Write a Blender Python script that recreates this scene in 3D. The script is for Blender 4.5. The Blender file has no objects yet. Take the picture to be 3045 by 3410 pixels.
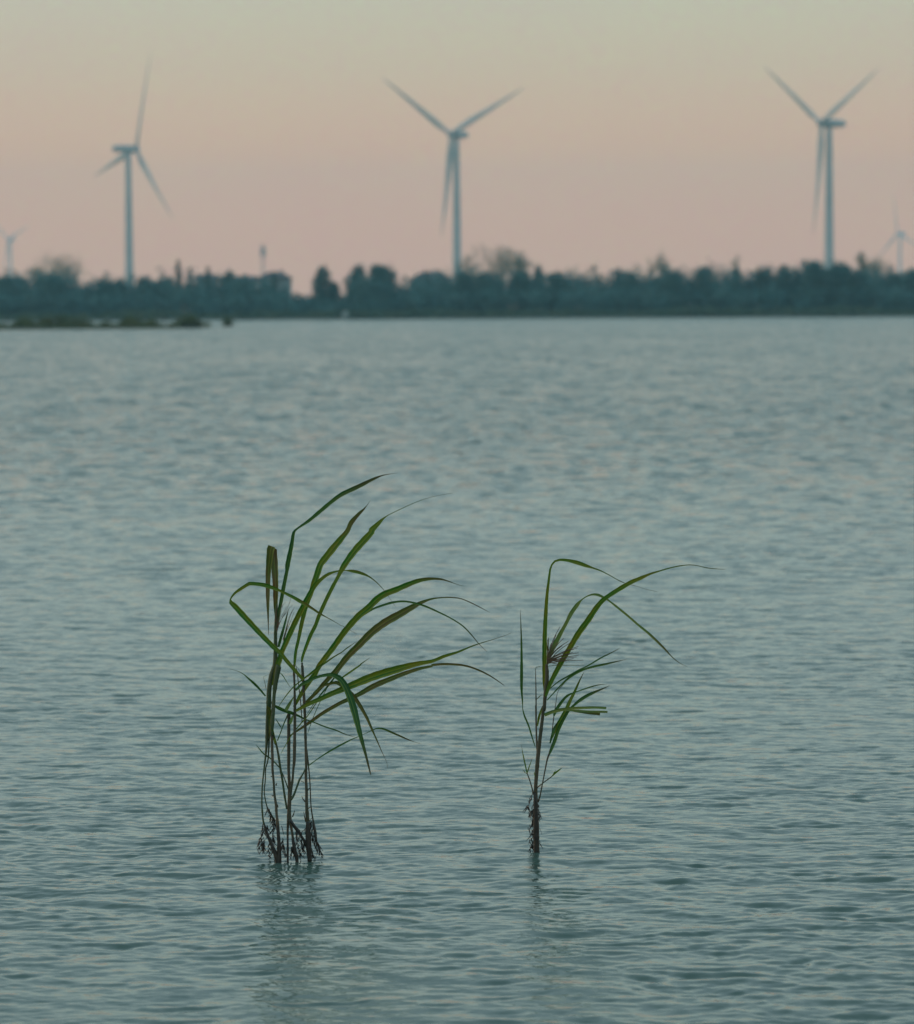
import bpy, math, random
import numpy as np
from mathutils import Vector, noise

# ------------------------------------------------------------------ camera
S = bpy.context.scene
COL = S.collection
W, H, FPX = 3045.0, 3410.0, 12000.0
CAMH = 2.1
PITCH = math.atan(677.0 / FPX)
ROLL = math.radians(0.30)
F = Vector((0, math.cos(PITCH), -math.sin(PITCH)))
r0 = Vector((1, 0, 0)); u0 = Vector((0, math.sin(PITCH), math.cos(PITCH)))
RT = r0 * math.cos(ROLL) - u0 * math.sin(ROLL)
UP = r0 * math.sin(ROLL) + u0 * math.cos(ROLL)
CAM = Vector((0, 0, CAMH))
cam = bpy.data.cameras.new('camera'); co = bpy.data.objects.new('camera', cam); COL.objects.link(co)
from mathutils import Matrix
M3 = Matrix((RT, UP, -F)).transposed()
co.matrix_world = Matrix.Translation(CAM) @ M3.to_4x4()
cam.sensor_fit = 'HORIZONTAL'; cam.sensor_width = 36.0; cam.lens = 36.0 * FPX / W
cam.clip_start = 0.5; cam.clip_end = 20000
cam.dof.use_dof = True; cam.dof.focus_distance = 13.85; cam.dof.aperture_fstop = 4.7
S.camera = co

# ------------------------------------------------------------------ sky and light
SUN_EL, SUN_AZ = math.radians(4.0), math.radians(-75.0)       # low, off to the left
w = bpy.data.worlds.new('World'); S.world = w; w.use_nodes = True
nt = w.node_tree; nt.nodes.clear()
out = nt.nodes.new('ShaderNodeOutputWorld')
sky = nt.nodes.new('ShaderNodeTexSky'); sky.sky_type = 'NISHITA'; sky.sun_disc = False
sky.sun_elevation = SUN_EL; sky.sun_rotation = SUN_AZ; sky.dust_density = 2.0
bg1 = nt.nodes.new('ShaderNodeBackground'); bg1.inputs[1].default_value = 0.05
nt.links.new(sky.outputs[0], bg1.inputs[0])
tc = nt.nodes.new('ShaderNodeTexCoord'); sep = nt.nodes.new('ShaderNodeSeparateXYZ')
nt.links.new(tc.outputs['Generated'], sep.inputs[0])
ramp = nt.nodes.new('ShaderNodeValToRGB'); nt.links.new(sep.outputs[2], ramp.inputs[0])
stops = [(0.0, (0.830, 0.440, 0.275)), (0.022, (0.820, 0.420, 0.265)), (0.045, (0.765, 0.430, 0.270)),
         (0.066, (0.620, 0.465, 0.325)), (0.088, (0.540, 0.495, 0.375)), (0.112, (0.54, 0.62, 0.54)),
         (0.20, (0.61, 0.75, 0.71)), (0.42, (0.49, 0.67, 0.74)), (1.0, (0.26, 0.44, 0.58))]
el = ramp.color_ramp.elements
while len(el) < len(stops): el.new(0.5)
for e, (p, c) in zip(el, stops): e.position = p; e.color = (*c, 1)
bg2 = nt.nodes.new('ShaderNodeBackground'); bg2.inputs[1].default_value = 1.0
# faint uneven layers and mottling of the evening haze
mpw = nt.nodes.new('ShaderNodeMapping'); mpw.inputs['Scale'].default_value = (1, 1, 2.2)
nt.links.new(tc.outputs['Generated'], mpw.inputs[0])
mott = None
for scw, lo, hi, dtl in ((14.0, 0.97, 1.03, 3.0), (480.0, 0.925, 1.075, 2.0)):
    nw = nt.nodes.new('ShaderNodeTexNoise'); nw.inputs['Scale'].default_value = scw; nw.inputs['Detail'].default_value = dtl
    nt.links.new(mpw.outputs[0], nw.inputs['Vector'])
    mw = nt.nodes.new('ShaderNodeMapRange'); mw.inputs[1].default_value = 0.3; mw.inputs[2].default_value = 0.7; mw.inputs[3].default_value = lo; mw.inputs[4].default_value = hi
    nt.links.new(nw.outputs[0], mw.inputs[0])
    cw = nt.nodes.new('ShaderNodeCombineXYZ'); cw.inputs[1].default_value = 1.0; cw.inputs[2].default_value = 1.0
    nt.links.new(mw.outputs[0], cw.inputs[1])
    if mott is None: mott = cw.outputs[0]; cw.inputs[0].default_value = 1.0
    else:
        cw.inputs[0].default_value = 1.0
        mm = nt.nodes.new('ShaderNodeVectorMath'); mm.operation = 'MULTIPLY'; nt.links.new(mott, mm.inputs[0]); nt.links.new(cw.outputs[0], mm.inputs[1]); mott = mm.outputs[0]
mm = nt.nodes.new('ShaderNodeVectorMath'); mm.operation = 'MULTIPLY'; nt.links.new(mott, mm.inputs[0]); nt.links.new(ramp.outputs[0], mm.inputs[1])
nt.links.new(mm.outputs[0], bg2.inputs[0])
add = nt.nodes.new('ShaderNodeAddShader')
nt.links.new(bg1.outputs[0], add.inputs[0]); nt.links.new(bg2.outputs[0], add.inputs[1])
nt.links.new(add.outputs[0], out.inputs[0])
sl = bpy.data.lights.new('sun', 'SUN'); sl.energy = 0.5; sl.angle = math.radians(12); sl.color = (1.0, 0.86, 0.70)
so = bpy.data.objects.new('sun', sl); COL.objects.link(so)
sd = Vector((math.sin(SUN_AZ) * math.cos(SUN_EL), math.cos(SUN_AZ) * math.cos(SUN_EL), math.sin(SUN_EL)))
so.rotation_euler = sd.to_track_quat('Z', 'Y').to_euler()
S.view_settings.view_transform = 'Standard'; S.view_settings.look = 'None'
S.view_settings.exposure = 0.0; S.view_settings.gamma = 1.0
S.render.engine = 'CYCLES'
S.cycles.volume_bounces = 1

# ------------------------------------------------------------------ helpers
def ray(px, py): return F + RT * ((px - W / 2) / FPX) - UP * ((py - H / 2) / FPX)
def at(px, py, Y):
    d = ray(px, py); return CAM + d * (Y / d.y)
def ground(px, py, z=0.0):
    d = ray(px, py); return CAM + d * ((z - CAMH) / d.z)
def gx(px, Y): return at(px, 1028, Y).x
def tag(o, label=None, cat=None, group=None, kind=None):
    if label: o['label'] = label
    if cat: o['category'] = cat
    if group: o['group'] = group
    if kind: o['kind'] = kind
    return o
def mesh_obj(name, verts, faces, mat, parent=None, smooth=False, uvs=None):
    me = bpy.data.meshes.new(name)
    me.from_pydata([tuple(v) for v in verts], [], faces)
    if smooth: me.polygons.foreach_set('use_smooth', [True] * len(me.polygons))
    if uvs is not None:
        ul = me.uv_layers.new(name='UVMap')
        li = np.zeros(len(me.loops), dtype=np.int32); me.loops.foreach_get('vertex_index', li)
        ul.data.foreach_set('uv', np.asarray(uvs, dtype=np.float32)[li].ravel())
    me.materials.append(mat); me.update()
    o = bpy.data.objects.new(name, me); COL.objects.link(o)
    if parent: o.parent = parent; o.matrix_parent_inverse = Matrix.Identity(4); off = parent.location; me.transform(Matrix.Translation(-off))
    return o
def empty(name, loc):
    o = bpy.data.objects.new(name, None); COL.objects.link(o); o.location = loc; o.empty_display_size = 0.3
    return o

def mat(name, col, rough=0.6, col2=None, scale=5.0, spec=0.3, trans=0.0, detail=4.0, coord='Object', island=0.0, stretch=None):
    m = bpy.data.materials.new(name); m.use_nodes = True
    n = m.node_tree; b = n.nodes['Principled BSDF']
    b.inputs['Roughness'].default_value = rough; b.inputs['Specular IOR Level'].default_value = spec
    b.inputs['Base Color'].default_value = (*col, 1)
    src = None
    if col2:
        t = n.nodes.new('ShaderNodeTexCoord'); no = n.nodes.new('ShaderNodeTexNoise')
        no.inputs['Scale'].default_value = scale; no.inputs['Detail'].default_value = detail
        if stretch:
            mp = n.nodes.new('ShaderNodeMapping'); mp.inputs['Scale'].default_value = stretch
            n.links.new(t.outputs[coord], mp.inputs[0]); n.links.new(mp.outputs[0], no.inputs[0])
        else: n.links.new(t.outputs[coord], no.inputs[0])
        cr = n.nodes.new('ShaderNodeValToRGB'); cr.color_ramp.elements[0].position = 0.38; cr.color_ramp.elements[1].position = 0.62
        cr.color_ramp.elements[0].color = (*col, 1); cr.color_ramp.elements[1].color = (*col2, 1)
        n.links.new(no.outputs[0], cr.inputs[0]); src = cr.outputs[0]
        if island:
            ge = n.nodes.new('ShaderNodeNewGeometry'); hs = n.nodes.new('ShaderNodeHueSaturation')
            mr = n.nodes.new('ShaderNodeMapRange'); mr.inputs[3].default_value = 1 - island; mr.inputs[4].default_value = 1 + island
            n.links.new(ge.outputs['Random Per Island'], mr.inputs[0]); n.links.new(mr.outputs[0], hs.inputs['Value'])
            n.links.new(src, hs.inputs['Color']); src = hs.outputs[0]
        n.links.new(src, b.inputs['Base Color'])
    if trans:
        tr = n.nodes.new('ShaderNodeBsdfTranslucent'); mx = n.nodes.new('ShaderNodeMixShader'); mx.inputs[0].default_value = trans
        if src: n.links.new(src, tr.inputs[0])
        else: tr.inputs[0].default_value = (*col, 1)
        n.links.new(b.outputs[0], mx.inputs[1]); n.links.new(tr.outputs[0], mx.inputs[2])
        n.links.new(mx.outputs[0], n.nodes['Material Output'].inputs[0])
    return m

# ------------------------------------------------------------------ materials
M_leafwood = mat('foliage_dark', (0.052, 0.160, 0.158), 0.7, (0.090, 0.200, 0.190), 0.30, 0.2, 0.15, island=0.35)
M_leafpale = mat('foliage_pale', (0.180, 0.235, 0.180), 0.7, (0.260, 0.290, 0.220), 0.5, 0.2, 0.25, island=0.3)
M_conifer = mat('foliage_conifer', (0.025, 0.095, 0.085), 0.7, (0.04, 0.12, 0.10), 0.5, 0.2, 0.05, island=0.3)
M_scrub = mat('scrub_leaves', (0.065, 0.125, 0.090), 0.8, (0.110, 0.155, 0.100), 0.25, 0.1, 0.2, island=0.35)
M_bush = mat('bush_leaves', (0.075, 0.110, 0.035), 0.8, (0.120, 0.125, 0.055), 1.2, 0.1, 0.2, island=0.35)
M_bark = mat('bark', (0.045, 0.045, 0.040), 0.9, (0.09, 0.08, 0.07), 3.0)
M_barkpale = mat('bark_pale', (0.14, 0.15, 0.13), 0.9, (0.20, 0.20, 0.17), 3.0)
M_land = mat('bank_soil', (0.055, 0.065, 0.040), 0.95, (0.10, 0.10, 0.07), 0.4)
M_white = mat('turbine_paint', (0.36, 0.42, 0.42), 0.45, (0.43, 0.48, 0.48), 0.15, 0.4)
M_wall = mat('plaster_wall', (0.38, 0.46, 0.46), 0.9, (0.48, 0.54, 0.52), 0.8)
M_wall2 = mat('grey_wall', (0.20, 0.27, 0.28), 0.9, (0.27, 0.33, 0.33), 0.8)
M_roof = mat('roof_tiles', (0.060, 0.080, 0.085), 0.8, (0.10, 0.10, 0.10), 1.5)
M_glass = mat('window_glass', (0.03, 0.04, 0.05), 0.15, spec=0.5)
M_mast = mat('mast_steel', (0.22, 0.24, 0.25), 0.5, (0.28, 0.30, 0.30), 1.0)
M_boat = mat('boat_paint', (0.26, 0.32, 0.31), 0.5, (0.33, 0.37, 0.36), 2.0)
M_wood = mat('post_wood', (0.06, 0.055, 0.045), 0.9, (0.10, 0.09, 0.07), 4.0)

def leaf_material(name, c1, c2, edge, trans):
    m = bpy.data.materials.new(name); m.use_nodes = True; n = m.node_tree; b = n.nodes['Principled BSDF']
    b.inputs['Roughness'].default_value = 0.5; b.inputs['Specular IOR Level'].default_value = 0.25
    uv = n.nodes.new('ShaderNodeUVMap')
    oi = n.nodes.new('ShaderNodeObjectInfo')
    mp = n.nodes.new('ShaderNodeMapping'); mp.inputs['Scale'].default_value = (1.2, 9.0, 1)
    n.links.new(uv.outputs[0], mp.inputs[0])
    # slow blotches along the leaf + fine veins running along it
    no = n.nodes.new('ShaderNodeTexNoise'); no.noise_dimensions = '4D'; no.inputs['Scale'].default_value = 1.0; no.inputs['Detail'].default_value = 3
    ml = n.nodes.new('ShaderNodeMath'); ml.operation = 'MULTIPLY'; ml.inputs[1].default_value = 37.0
    n.links.new(oi.outputs['Random'], ml.inputs[0]); n.links.new(ml.outputs[0], no.inputs['W'])
    n.links.new(mp.outputs[0], no.inputs['Vector'])
    cr = n.nodes.new('ShaderNodeValToRGB'); cr.color_ramp.elements[0].position = 0.40; cr.color_ramp.elements[1].position = 0.66
    cr.color_ramp.elements[0].color = (*c1, 1); cr.color_ramp.elements[1].color = (*c2, 1)
    n.links.new(no.outputs[0], cr.inputs[0])
    mp2 = n.nodes.new('ShaderNodeMapping'); mp2.inputs['Scale'].default_value = (14.0, 1.5, 1)
    n.links.new(uv.outputs[0], mp2.inputs[0])
    n2 = n.nodes.new('ShaderNodeTexNoise'); n2.inputs['Scale'].default_value = 1.0; n2.inputs['Detail'].default_value = 2
    n.links.new(mp2.outputs[0], n2.inputs['Vector'])
    mr = n.nodes.new('ShaderNodeMapRange'); mr.inputs[1].default_value = 0.3; mr.inputs[2].default_value = 0.7; mr.inputs[3].default_value = 0.55; mr.inputs[4].default_value = 1.5
    n.links.new(n2.outputs[0], mr.inputs[0])
    hs = n.nodes.new('ShaderNodeHueSaturation'); n.links.new(mr.outputs[0], hs.inputs['Value']); n.links.new(cr.outputs[0], hs.inputs['Color'])
    # yellow right-hand margin, with its edge glint painted into the colour
    sp = n.nodes.new('ShaderNodeSeparateXYZ'); n.links.new(uv.outputs[0], sp.inputs[0])
    er = n.nodes.new('ShaderNodeMapRange'); er.inputs[1].default_value = 0.72; er.inputs[2].default_value = 0.98
    er.inputs[3].default_value = 0.0; er.inputs[4].default_value = 0.85
    n.links.new(sp.outputs[0], er.inputs[0])
    mx = n.nodes.new('ShaderNodeMix'); mx.data_type = 'RGBA'
    n.links.new(er.outputs[0], mx.inputs['Factor']); n.links.new(hs.outputs[0], mx.inputs['A']); mx.inputs['B'].default_value = (*edge, 1)
    # pale midrib, withered tip
    ab = n.nodes.new('ShaderNodeMath'); ab.operation = 'SUBTRACT'; ab.inputs[1].default_value = 0.5; n.links.new(sp.outputs[0], ab.inputs[0])
    a2 = n.nodes.new('ShaderNodeMath'); a2.operation = 'ABSOLUTE'; n.links.new(ab.outputs[0], a2.inputs[0])
    rr = n.nodes.new('ShaderNodeMapRange'); rr.inputs[1].default_value = 0.03; rr.inputs[2].default_value = 0.10; rr.inputs[3].default_value = 0.55; rr.inputs[4].default_value = 0.0
    n.links.new(a2.outputs[0], rr.inputs[0])
    mb = n.nodes.new('ShaderNodeMix'); mb.data_type = 'RGBA'; n.links.new(rr.outputs[0], mb.inputs['Factor']); n.links.new(mx.outputs['Result'], mb.inputs['A']); mb.inputs['B'].default_value = (*edge, 1)
    ta = n.nodes.new('ShaderNodeAttribute'); ta.attribute_name = 'tip'
    td = n.nodes.new('ShaderNodeMath'); td.operation = 'MULTIPLY_ADD'; td.inputs[1].default_value = 0.5; n.links.new(no.outputs[0], td.inputs[0]); n.links.new(ta.outputs['Fac'], td.inputs[2])
    tm = n.nodes.new('ShaderNodeMapRange'); tm.inputs[1].default_value = 0.95; tm.inputs[2].default_value = 1.2; tm.inputs[3].default_value = 0.0; tm.inputs[4].default_value = 0.8
    n.links.new(td.outputs[0], tm.inputs[0])
    mx = n.nodes.new('ShaderNodeMix'); mx.data_type = 'RGBA'; n.links.new(tm.outputs[0], mx.inputs['Factor']); n.links.new(mb.outputs['Result'], mx.inputs['A']); mx.inputs['B'].default_value = (0.09, 0.060, 0.030, 1)
    n.links.new(mx.outputs['Result'], b.inputs['Base Color'])
    tr = n.nodes.new('ShaderNodeBsdfTranslucent'); n.links.new(mx.outputs['Result'], tr.inputs[0])
    ms = n.nodes.new('ShaderNodeMixShader'); ms.inputs[0].default_value = trans
    n.links.new(b.outputs[0], ms.inputs[1]); n.links.new(tr.outputs[0], ms.inputs[2])
    n.links.new(ms.outputs[0], n.nodes['Material Output'].inputs[0])
    return m
M_leaf = leaf_material('reed_leaf_green', (0.026, 0.135, 0.014), (0.150, 0.155, 0.008), (0.24, 0.28, 0.03), 0.35)
M_leafdark = leaf_material('reed_leaf_deep', (0.012, 0.085, 0.022), (0.035, 0.110, 0.018), (0.16, 0.23, 0.04), 0.25)
M_leafdry = leaf_material('reed_leaf_brown', (0.055, 0.095, 0.016), (0.140, 0.080, 0.026), (0.20, 0.22, 0.05), 0.3)
M_leafpaleg = leaf_material('reed_leaf_cut', (0.080, 0.170, 0.045), (0.170, 0.200, 0.045), (0.26, 0.32, 0.09), 0.3)
M_stem = mat('reed_stem', (0.042, 0.050, 0.030), 0.6, (0.085, 0.070, 0.045), 60.0, 0.3, stretch=(1, 1, 0.15))
M_stemg = mat('reed_stem_green', (0.030, 0.065, 0.025), 0.6, (0.065, 0.080, 0.040), 60.0, 0.3, stretch=(1, 1, 0.15))
M_root = mat('wet_roots', (0.006, 0.009, 0.008), 0.5, (0.022, 0.020, 0.014), 50.0, 0.4)
M_plume = mat('seed_plume', (0.20, 0.125, 0.085), 0.9, (0.13, 0.10, 0.065), 40.0, 0.1, 0.3)

# ------------------------------------------------------------------ water
def build_water():
    rng = np.random.RandomState(11)
    ys = [4.0]
    while ys[-1] < 75:
        y = ys[-1]; ys.append(y + (0.10 if y < 9.2 else max(0.0115, 0.000056 * y * y)))
    while ys[-1] < 4750: ys.append(ys[-1] * 1.03)
    ys = np.array([-60.0, -10.0] + ys)
    s = np.concatenate([[-20, -6, -2, -1, -0.6, -0.4, -0.3, -0.25], np.linspace(-0.21, 0.21, 620), [0.25, 0.3, 0.4, 0.6, 1, 2, 6, 20]])
    Y, Sg = np.meshgrid(ys, s, indexing='ij')
    X = Sg * np.maximum(np.abs(Y), 6.0)
    dy = np.gradient(ys)[:, None]; dx = (0.42 / 620) * np.maximum(ys, 6)[:, None]
    Z = np.zeros_like(X)
    N = 130
    lam = np.exp(rng.uniform(np.log(0.045), np.log(0.60), N))
    th = np.radians(74) + rng.normal(0, 0.55, N)          # travel direction, from +x
    ph = rng.uniform(0, 6.283, N)
    # patchiness of the short ripples
    def slow(x, y, seed, L):
        r = np.random.RandomState(seed); v = 0
        for _ in range(7):
            a = r.uniform(0, 6.283); l = L * r.uniform(0.6, 1.6)
            v = v + np.sin((x * np.cos(a) + y * np.sin(a)) * 6.283 / l + r.uniform(0, 6.283))
        return v / 2.2
    # domain warp keeps crests short and uneven
    wx = 0.035 * slow(X, Y, 3, 0.8); wy = 0.035 * slow(X, Y, 4, 0.8)
    gust = 1.0 + 0.30 * np.clip(slow(X, Y * 0.6, 5, 4.0), -1.6, 1.6)
    rms = 0.080
    wt = (lam / 0.3) ** -0.40
    wt = wt / math.sqrt((wt ** 2).sum() / 2) * rms
    for i in range(N):
        k = 6.28318 / lam[i]; kx, ky = k * math.cos(th[i]), k * math.sin(th[i])
        ly = 6.28318 / max(abs(ky), 1e-3); lx = 6.28318 / max(abs(kx), 1e-3)
        fd = np.clip(ly / dy / 2.0 - 1.2, 0, 1) * np.clip(lx / dx / 2.0 - 1.2, 0, 1)
        if fd.max() <= 0: continue
        p = kx * (X + wx) + ky * (Y + wy) + ph[i]
        a = wt[i] / k
        g = gust if lam[i] < 0.6 else 1.0
        Z += fd * g * a * (np.sin(p) + 0.26 * np.cos(2 * p))
    r3 = np.random.RandomState(21)      # scattered steeper wavelets
    for _ in range(330):
        y0 = 1.0 / r3.uniform(1 / 48.0, 1 / 10.2); x0 = y0 * r3.uniform(-0.15, 0.15); lm = r3.uniform(0.07, 0.14); wdt = r3.uniform(0.04, 0.11) * (1 + y0 / 40)
        skew = r3.uniform(-0.05, 0.28); a0 = 0.30 * r3.uniform(.6, 1.1) * lm / 6.28318
        i0, i1 = np.searchsorted(ys, [y0 - .6, y0 + .6]); j0, j1 = np.searchsorted(s, [(x0 - .5) / y0, (x0 + .5) / y0])
        xx = X[i0:i1, j0:j1] - x0; yy = Y[i0:i1, j0:j1] - y0 - skew * xx - 0.3 * xx * xx / wdt
        Z[i0:i1, j0:j1] += a0 * np.sin(6.28318 * yy / lm) * np.exp(-(xx / wdt) ** 2 - (yy / (lm * .55)) ** 2)
    for (sx_, sy_, a_) in ((-1.93 * 0.37, 13.70, 1.0), (-1.60 * 0.37, 13.66, .8), (-1.50 * 0.37, 13.72, 1.0), (0.305, 13.95, 1.0)):   # rings round the stalks
        r_ = np.sqrt((X - sx_) ** 2 + (Y - sy_) ** 2) + 1e-4
        Z += a_ * 0.0013 * np.sin(6.28318 * r_ / 0.055) * np.exp(-r_ / 0.16) * (r_ < 1.2)
    Z *= np.clip((0.215 - np.abs(Sg)) / 0.02, 0, 1) * (Y > 4.5) * np.clip((75 - Y) / 25.0, 0, 1)
    n, m = X.shape
    co_ = np.stack([X, Y, Z], -1).reshape(-1, 3).astype(np.float32)
    idx = np.arange(n * m, dtype=np.int32).reshape(n, m)
    q = np.stack([idx[:-1, :-1], idx[:-1, 1:], idx[1:, 1:], idx[1:, :-1]], -1).reshape(-1, 4)
    me = bpy.data.meshes.new('water'); me.vertices.add(len(co_)); me.vertices.foreach_set('co', co_.ravel())
    me.loops.add(q.size); me.loops.foreach_set('vertex_index', q.ravel())
    me.polygons.add(len(q)); me.polygons.foreach_set('loop_start', np.arange(0, q.size, 4, dtype=np.int32))
    me.polygons.foreach_set('use_smooth', np.ones(len(q), dtype=bool))
    me.update(calc_edges=True); me.validate()
    mt = bpy.data.materials.new('water'); mt.use_nodes = True; nn = mt.node_tree; b = nn.nodes['Principled BSDF']
    b.inputs['Base Color'].default_value = (0.066, 0.108, 0.086, 1)
    b.inputs['IOR'].default_value = 1.33; b.inputs['Specular IOR Level'].default_value = 0.5
    geo = nn.nodes.new('ShaderNodeNewGeometry')
    # distance-graded roughness: far ripples are finer than the mesh
    sp = nn.nodes.new('ShaderNodeSeparateXYZ'); nn.links.new(geo.outputs['Position'], sp.inputs[0])
    mr = nn.nodes.new('ShaderNodeMapRange'); mr.inputs[1].default_value = 12; mr.inputs[2].default_value = 90
    mr.inputs[3].default_value = 0.07; mr.inputs[4].default_value = 0.12
    nn.links.new(sp.outputs[1], mr.inputs[0]); nn.links.new(mr.outputs[0], b.inputs['Roughness'])
    # ripples too fine or too far for the mesh: tilt the normal with noise of a known slope
    acc = None
    def vm(op, a, b=None, sc=None):
        v = nn.nodes.new('ShaderNodeVectorMath'); v.operation = op
        nn.links.new(a, v.inputs[0])
        if b is not None:
            if isinstance(b, tuple): v.inputs[1].default_value = b
            else: nn.links.new(b, v.inputs[1])
        if sc is not None: nn.links.new(sc, v.inputs['Scale'])
        return v.outputs[0]
    for sc, slope, st, near, far in ((34.0, 0.27, (0.5, 1.2, 1), None, None), (10.0, 0.22, (0.6, 1.1, 1), None, None), (6.0, 0.70, (0.7, 1.0, 1), 18, 45), (3.4, 0.80, (0.8, 0.6, 1), 30, 60), (1.3, 0.45, (0.8, 0.3, 1), 50, 90), (0.06, 0.11, (1, 0.35, 1), 45, 100)):
        mp = nn.nodes.new('ShaderNodeMapping'); mp.inputs['Scale'].default_value = st
        nn.links.new(geo.outputs['Position'], mp.inputs[0])
        no = nn.nodes.new('ShaderNodeTexNoise'); no.inputs['Scale'].default_value = sc; no.inputs['Detail'].default_value = 2.0; no.inputs['Distortion'].default_value = 0.3
        nn.links.new(mp.outputs[0], no.inputs['Vector'])
        v = vm('SUBTRACT', no.outputs['Color'], (0.5, 0.5, 0.5))
        v = vm('MULTIPLY', v, (slope * 0.8, slope * 1.3, 0.0))
        if near:
            fr = nn.nodes.new('ShaderNodeMapRange'); fr.inputs[1].default_value = near; fr.inputs[2].default_value = far
            nn.links.new(sp.outputs[1], fr.inputs[0]); v = vm('SCALE', v, None, fr.outputs[0])
        acc = v if acc is None else vm('ADD', acc, v)
    # seen at a grazing angle, mostly the faces of the wavelets that lean towards the shore we stand on are visible
    lean = nn.nodes.new('ShaderNodeMapRange'); lean.inputs[1].default_value = 9; lean.inputs[2].default_value = 70
    lean.inputs[3].default_value = 0.050; lean.inputs[4].default_value = 0.16; nn.links.new(sp.outputs[1], lean.inputs[0])
    lv = nn.nodes.new('ShaderNodeVectorMath'); lv.operation = 'SCALE'; lv.inputs[0].default_value = (0, -1, 0); nn.links.new(lean.outputs[0], lv.inputs['Scale'])
    acc = vm('ADD', acc, lv.outputs[0])
    nrm = vm('NORMALIZE', vm('ADD', geo.outputs['Normal'], acc))
    nn.links.new(nrm, b.inputs['Normal'])
    me.materials.append(mt)
    o = bpy.data.objects.new('water', me); COL.objects.link(o); o['kind'] = 'structure'
build_water()

# ------------------------------------------------------------------ land
def far_land():
    xs = np.concatenate([[-3500, -1200, -400], np.arange(-200, 201, 2.0), [400, 1200, 3500]])
    rows = [(-6, -0.6), (0, 0.03), (1.2, 0.25), (6, 0.6), (30, 0.9), (150, 1.0), (700, 1.0), (4050, 1.0)]
    V = []; Fa = []
    for (d, z) in rows:
        for x in xs:
            j = noise.noise(Vector((x * 0.08, 3.1, 0))) * 2.5 + noise.noise(Vector((x * 0.4, 8, 0))) * 0.8
            V.append((x, 741 + d + (j if d < 10 else 0), z))
    n = len(xs)
    for r in range(len(rows) - 1):
        for i in range(n - 1): Fa.append((r * n + i, r * n + i + 1, (r + 1) * n + i + 1, (r + 1) * n + i))
    tag(mesh_obj('far_shore', V, Fa, M_land, smooth=True), kind='structure')
    # low spit in front on the left
    V = []; Fa = []; nx = 90
    for i in range(nx + 1):
        t = i / nx
        x = -140 + t * (gx(775, 440) + 140)
        near = 404 + 2.0 * noise.noise(Vector((x * 0.15, 1, 0))) + max(0, x - gx(560, 410)) * 3.4
        dep = 10 * min(1, (1 - t) * 8) + 0.3
        for k, (a, z) in enumerate(((-1.5, -0.3), (0.0, 0.02), (0.25, 0.22), (0.6, 0.25), (1.0, 0.02), (1.4, -0.3))):
            V.append((x, near + a * dep, z * min(1, (1 - t) * 10 + .1) if z > 0 else z))
    for i in range(nx):
        for k in range(5): Fa.append((i * 6 + k, (i + 1) * 6 + k, (i + 1) * 6 + k + 1, i * 6 + k + 1))
    tag(mesh_obj('mud_spit', V, Fa, M_land, smooth=True), kind='structure')
far_land()

# ------------------------------------------------------------------ foliage helpers
def leaf_quads(pts, size, rnd, V, Fa, per=2, up=0.0):
    for p in pts:
        for _ in range(per):
            q = Vector(p) + Vector((rnd.gauss(0, 1), rnd.gauss(0, 1), rnd.gauss(0, 1))) * size * 0.7
            a = Vector((rnd.gauss(0, 1), rnd.gauss(0, 1), rnd.gauss(0, 1) + up)).normalized()
            b = a.orthogonal().normalized(); b.rotate(Matrix.Rotation(rnd.uniform(0, 6.28), 3, a)); c = a.cross(b)
            s = size * rnd.uniform(0.5, 1.15); i = len(V)
            V += [q - b * s * 0.6, q - c * s * 0.35, q + b * s * 0.6, q + c * s * 0.35]; Fa.append((i, i + 1, i + 2, i + 3))
def tube(path, radii, sides=7, V=None, Fa=None):
    V = [] if V is None else V; Fa = [] if Fa is None else Fa
    b0 = len(V); n = len(path)
    for i, (p, r) in enumerate(zip(path, radii)):
        p = Vector(p); t = (Vector(path[min(i + 1, n - 1)]) - Vector(path[max(i - 1, 0)])).normalized()
        x = t.cross(Vector((0.13, 1, 0.07))).normalized(); y = t.cross(x)
        for k in range(sides):
            a = 6.28318 * k / sides; V.append(p + (x * math.cos(a) + y * math.sin(a)) * r)
    for i in range(n - 1):
        for k in range(sides):
            k2 = (k + 1) % sides
            Fa.append((b0 + i * sides + k, b0 + i * sides + k2, b0 + (i + 1) * sides + k2, b0 + (i + 1) * sides + k))
    Fa.append(tuple(b0 + k for k in range(sides))[::-1]); Fa.append(tuple(b0 + (n - 1) * sides + k for k in range(sides)))
    return V, Fa

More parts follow.
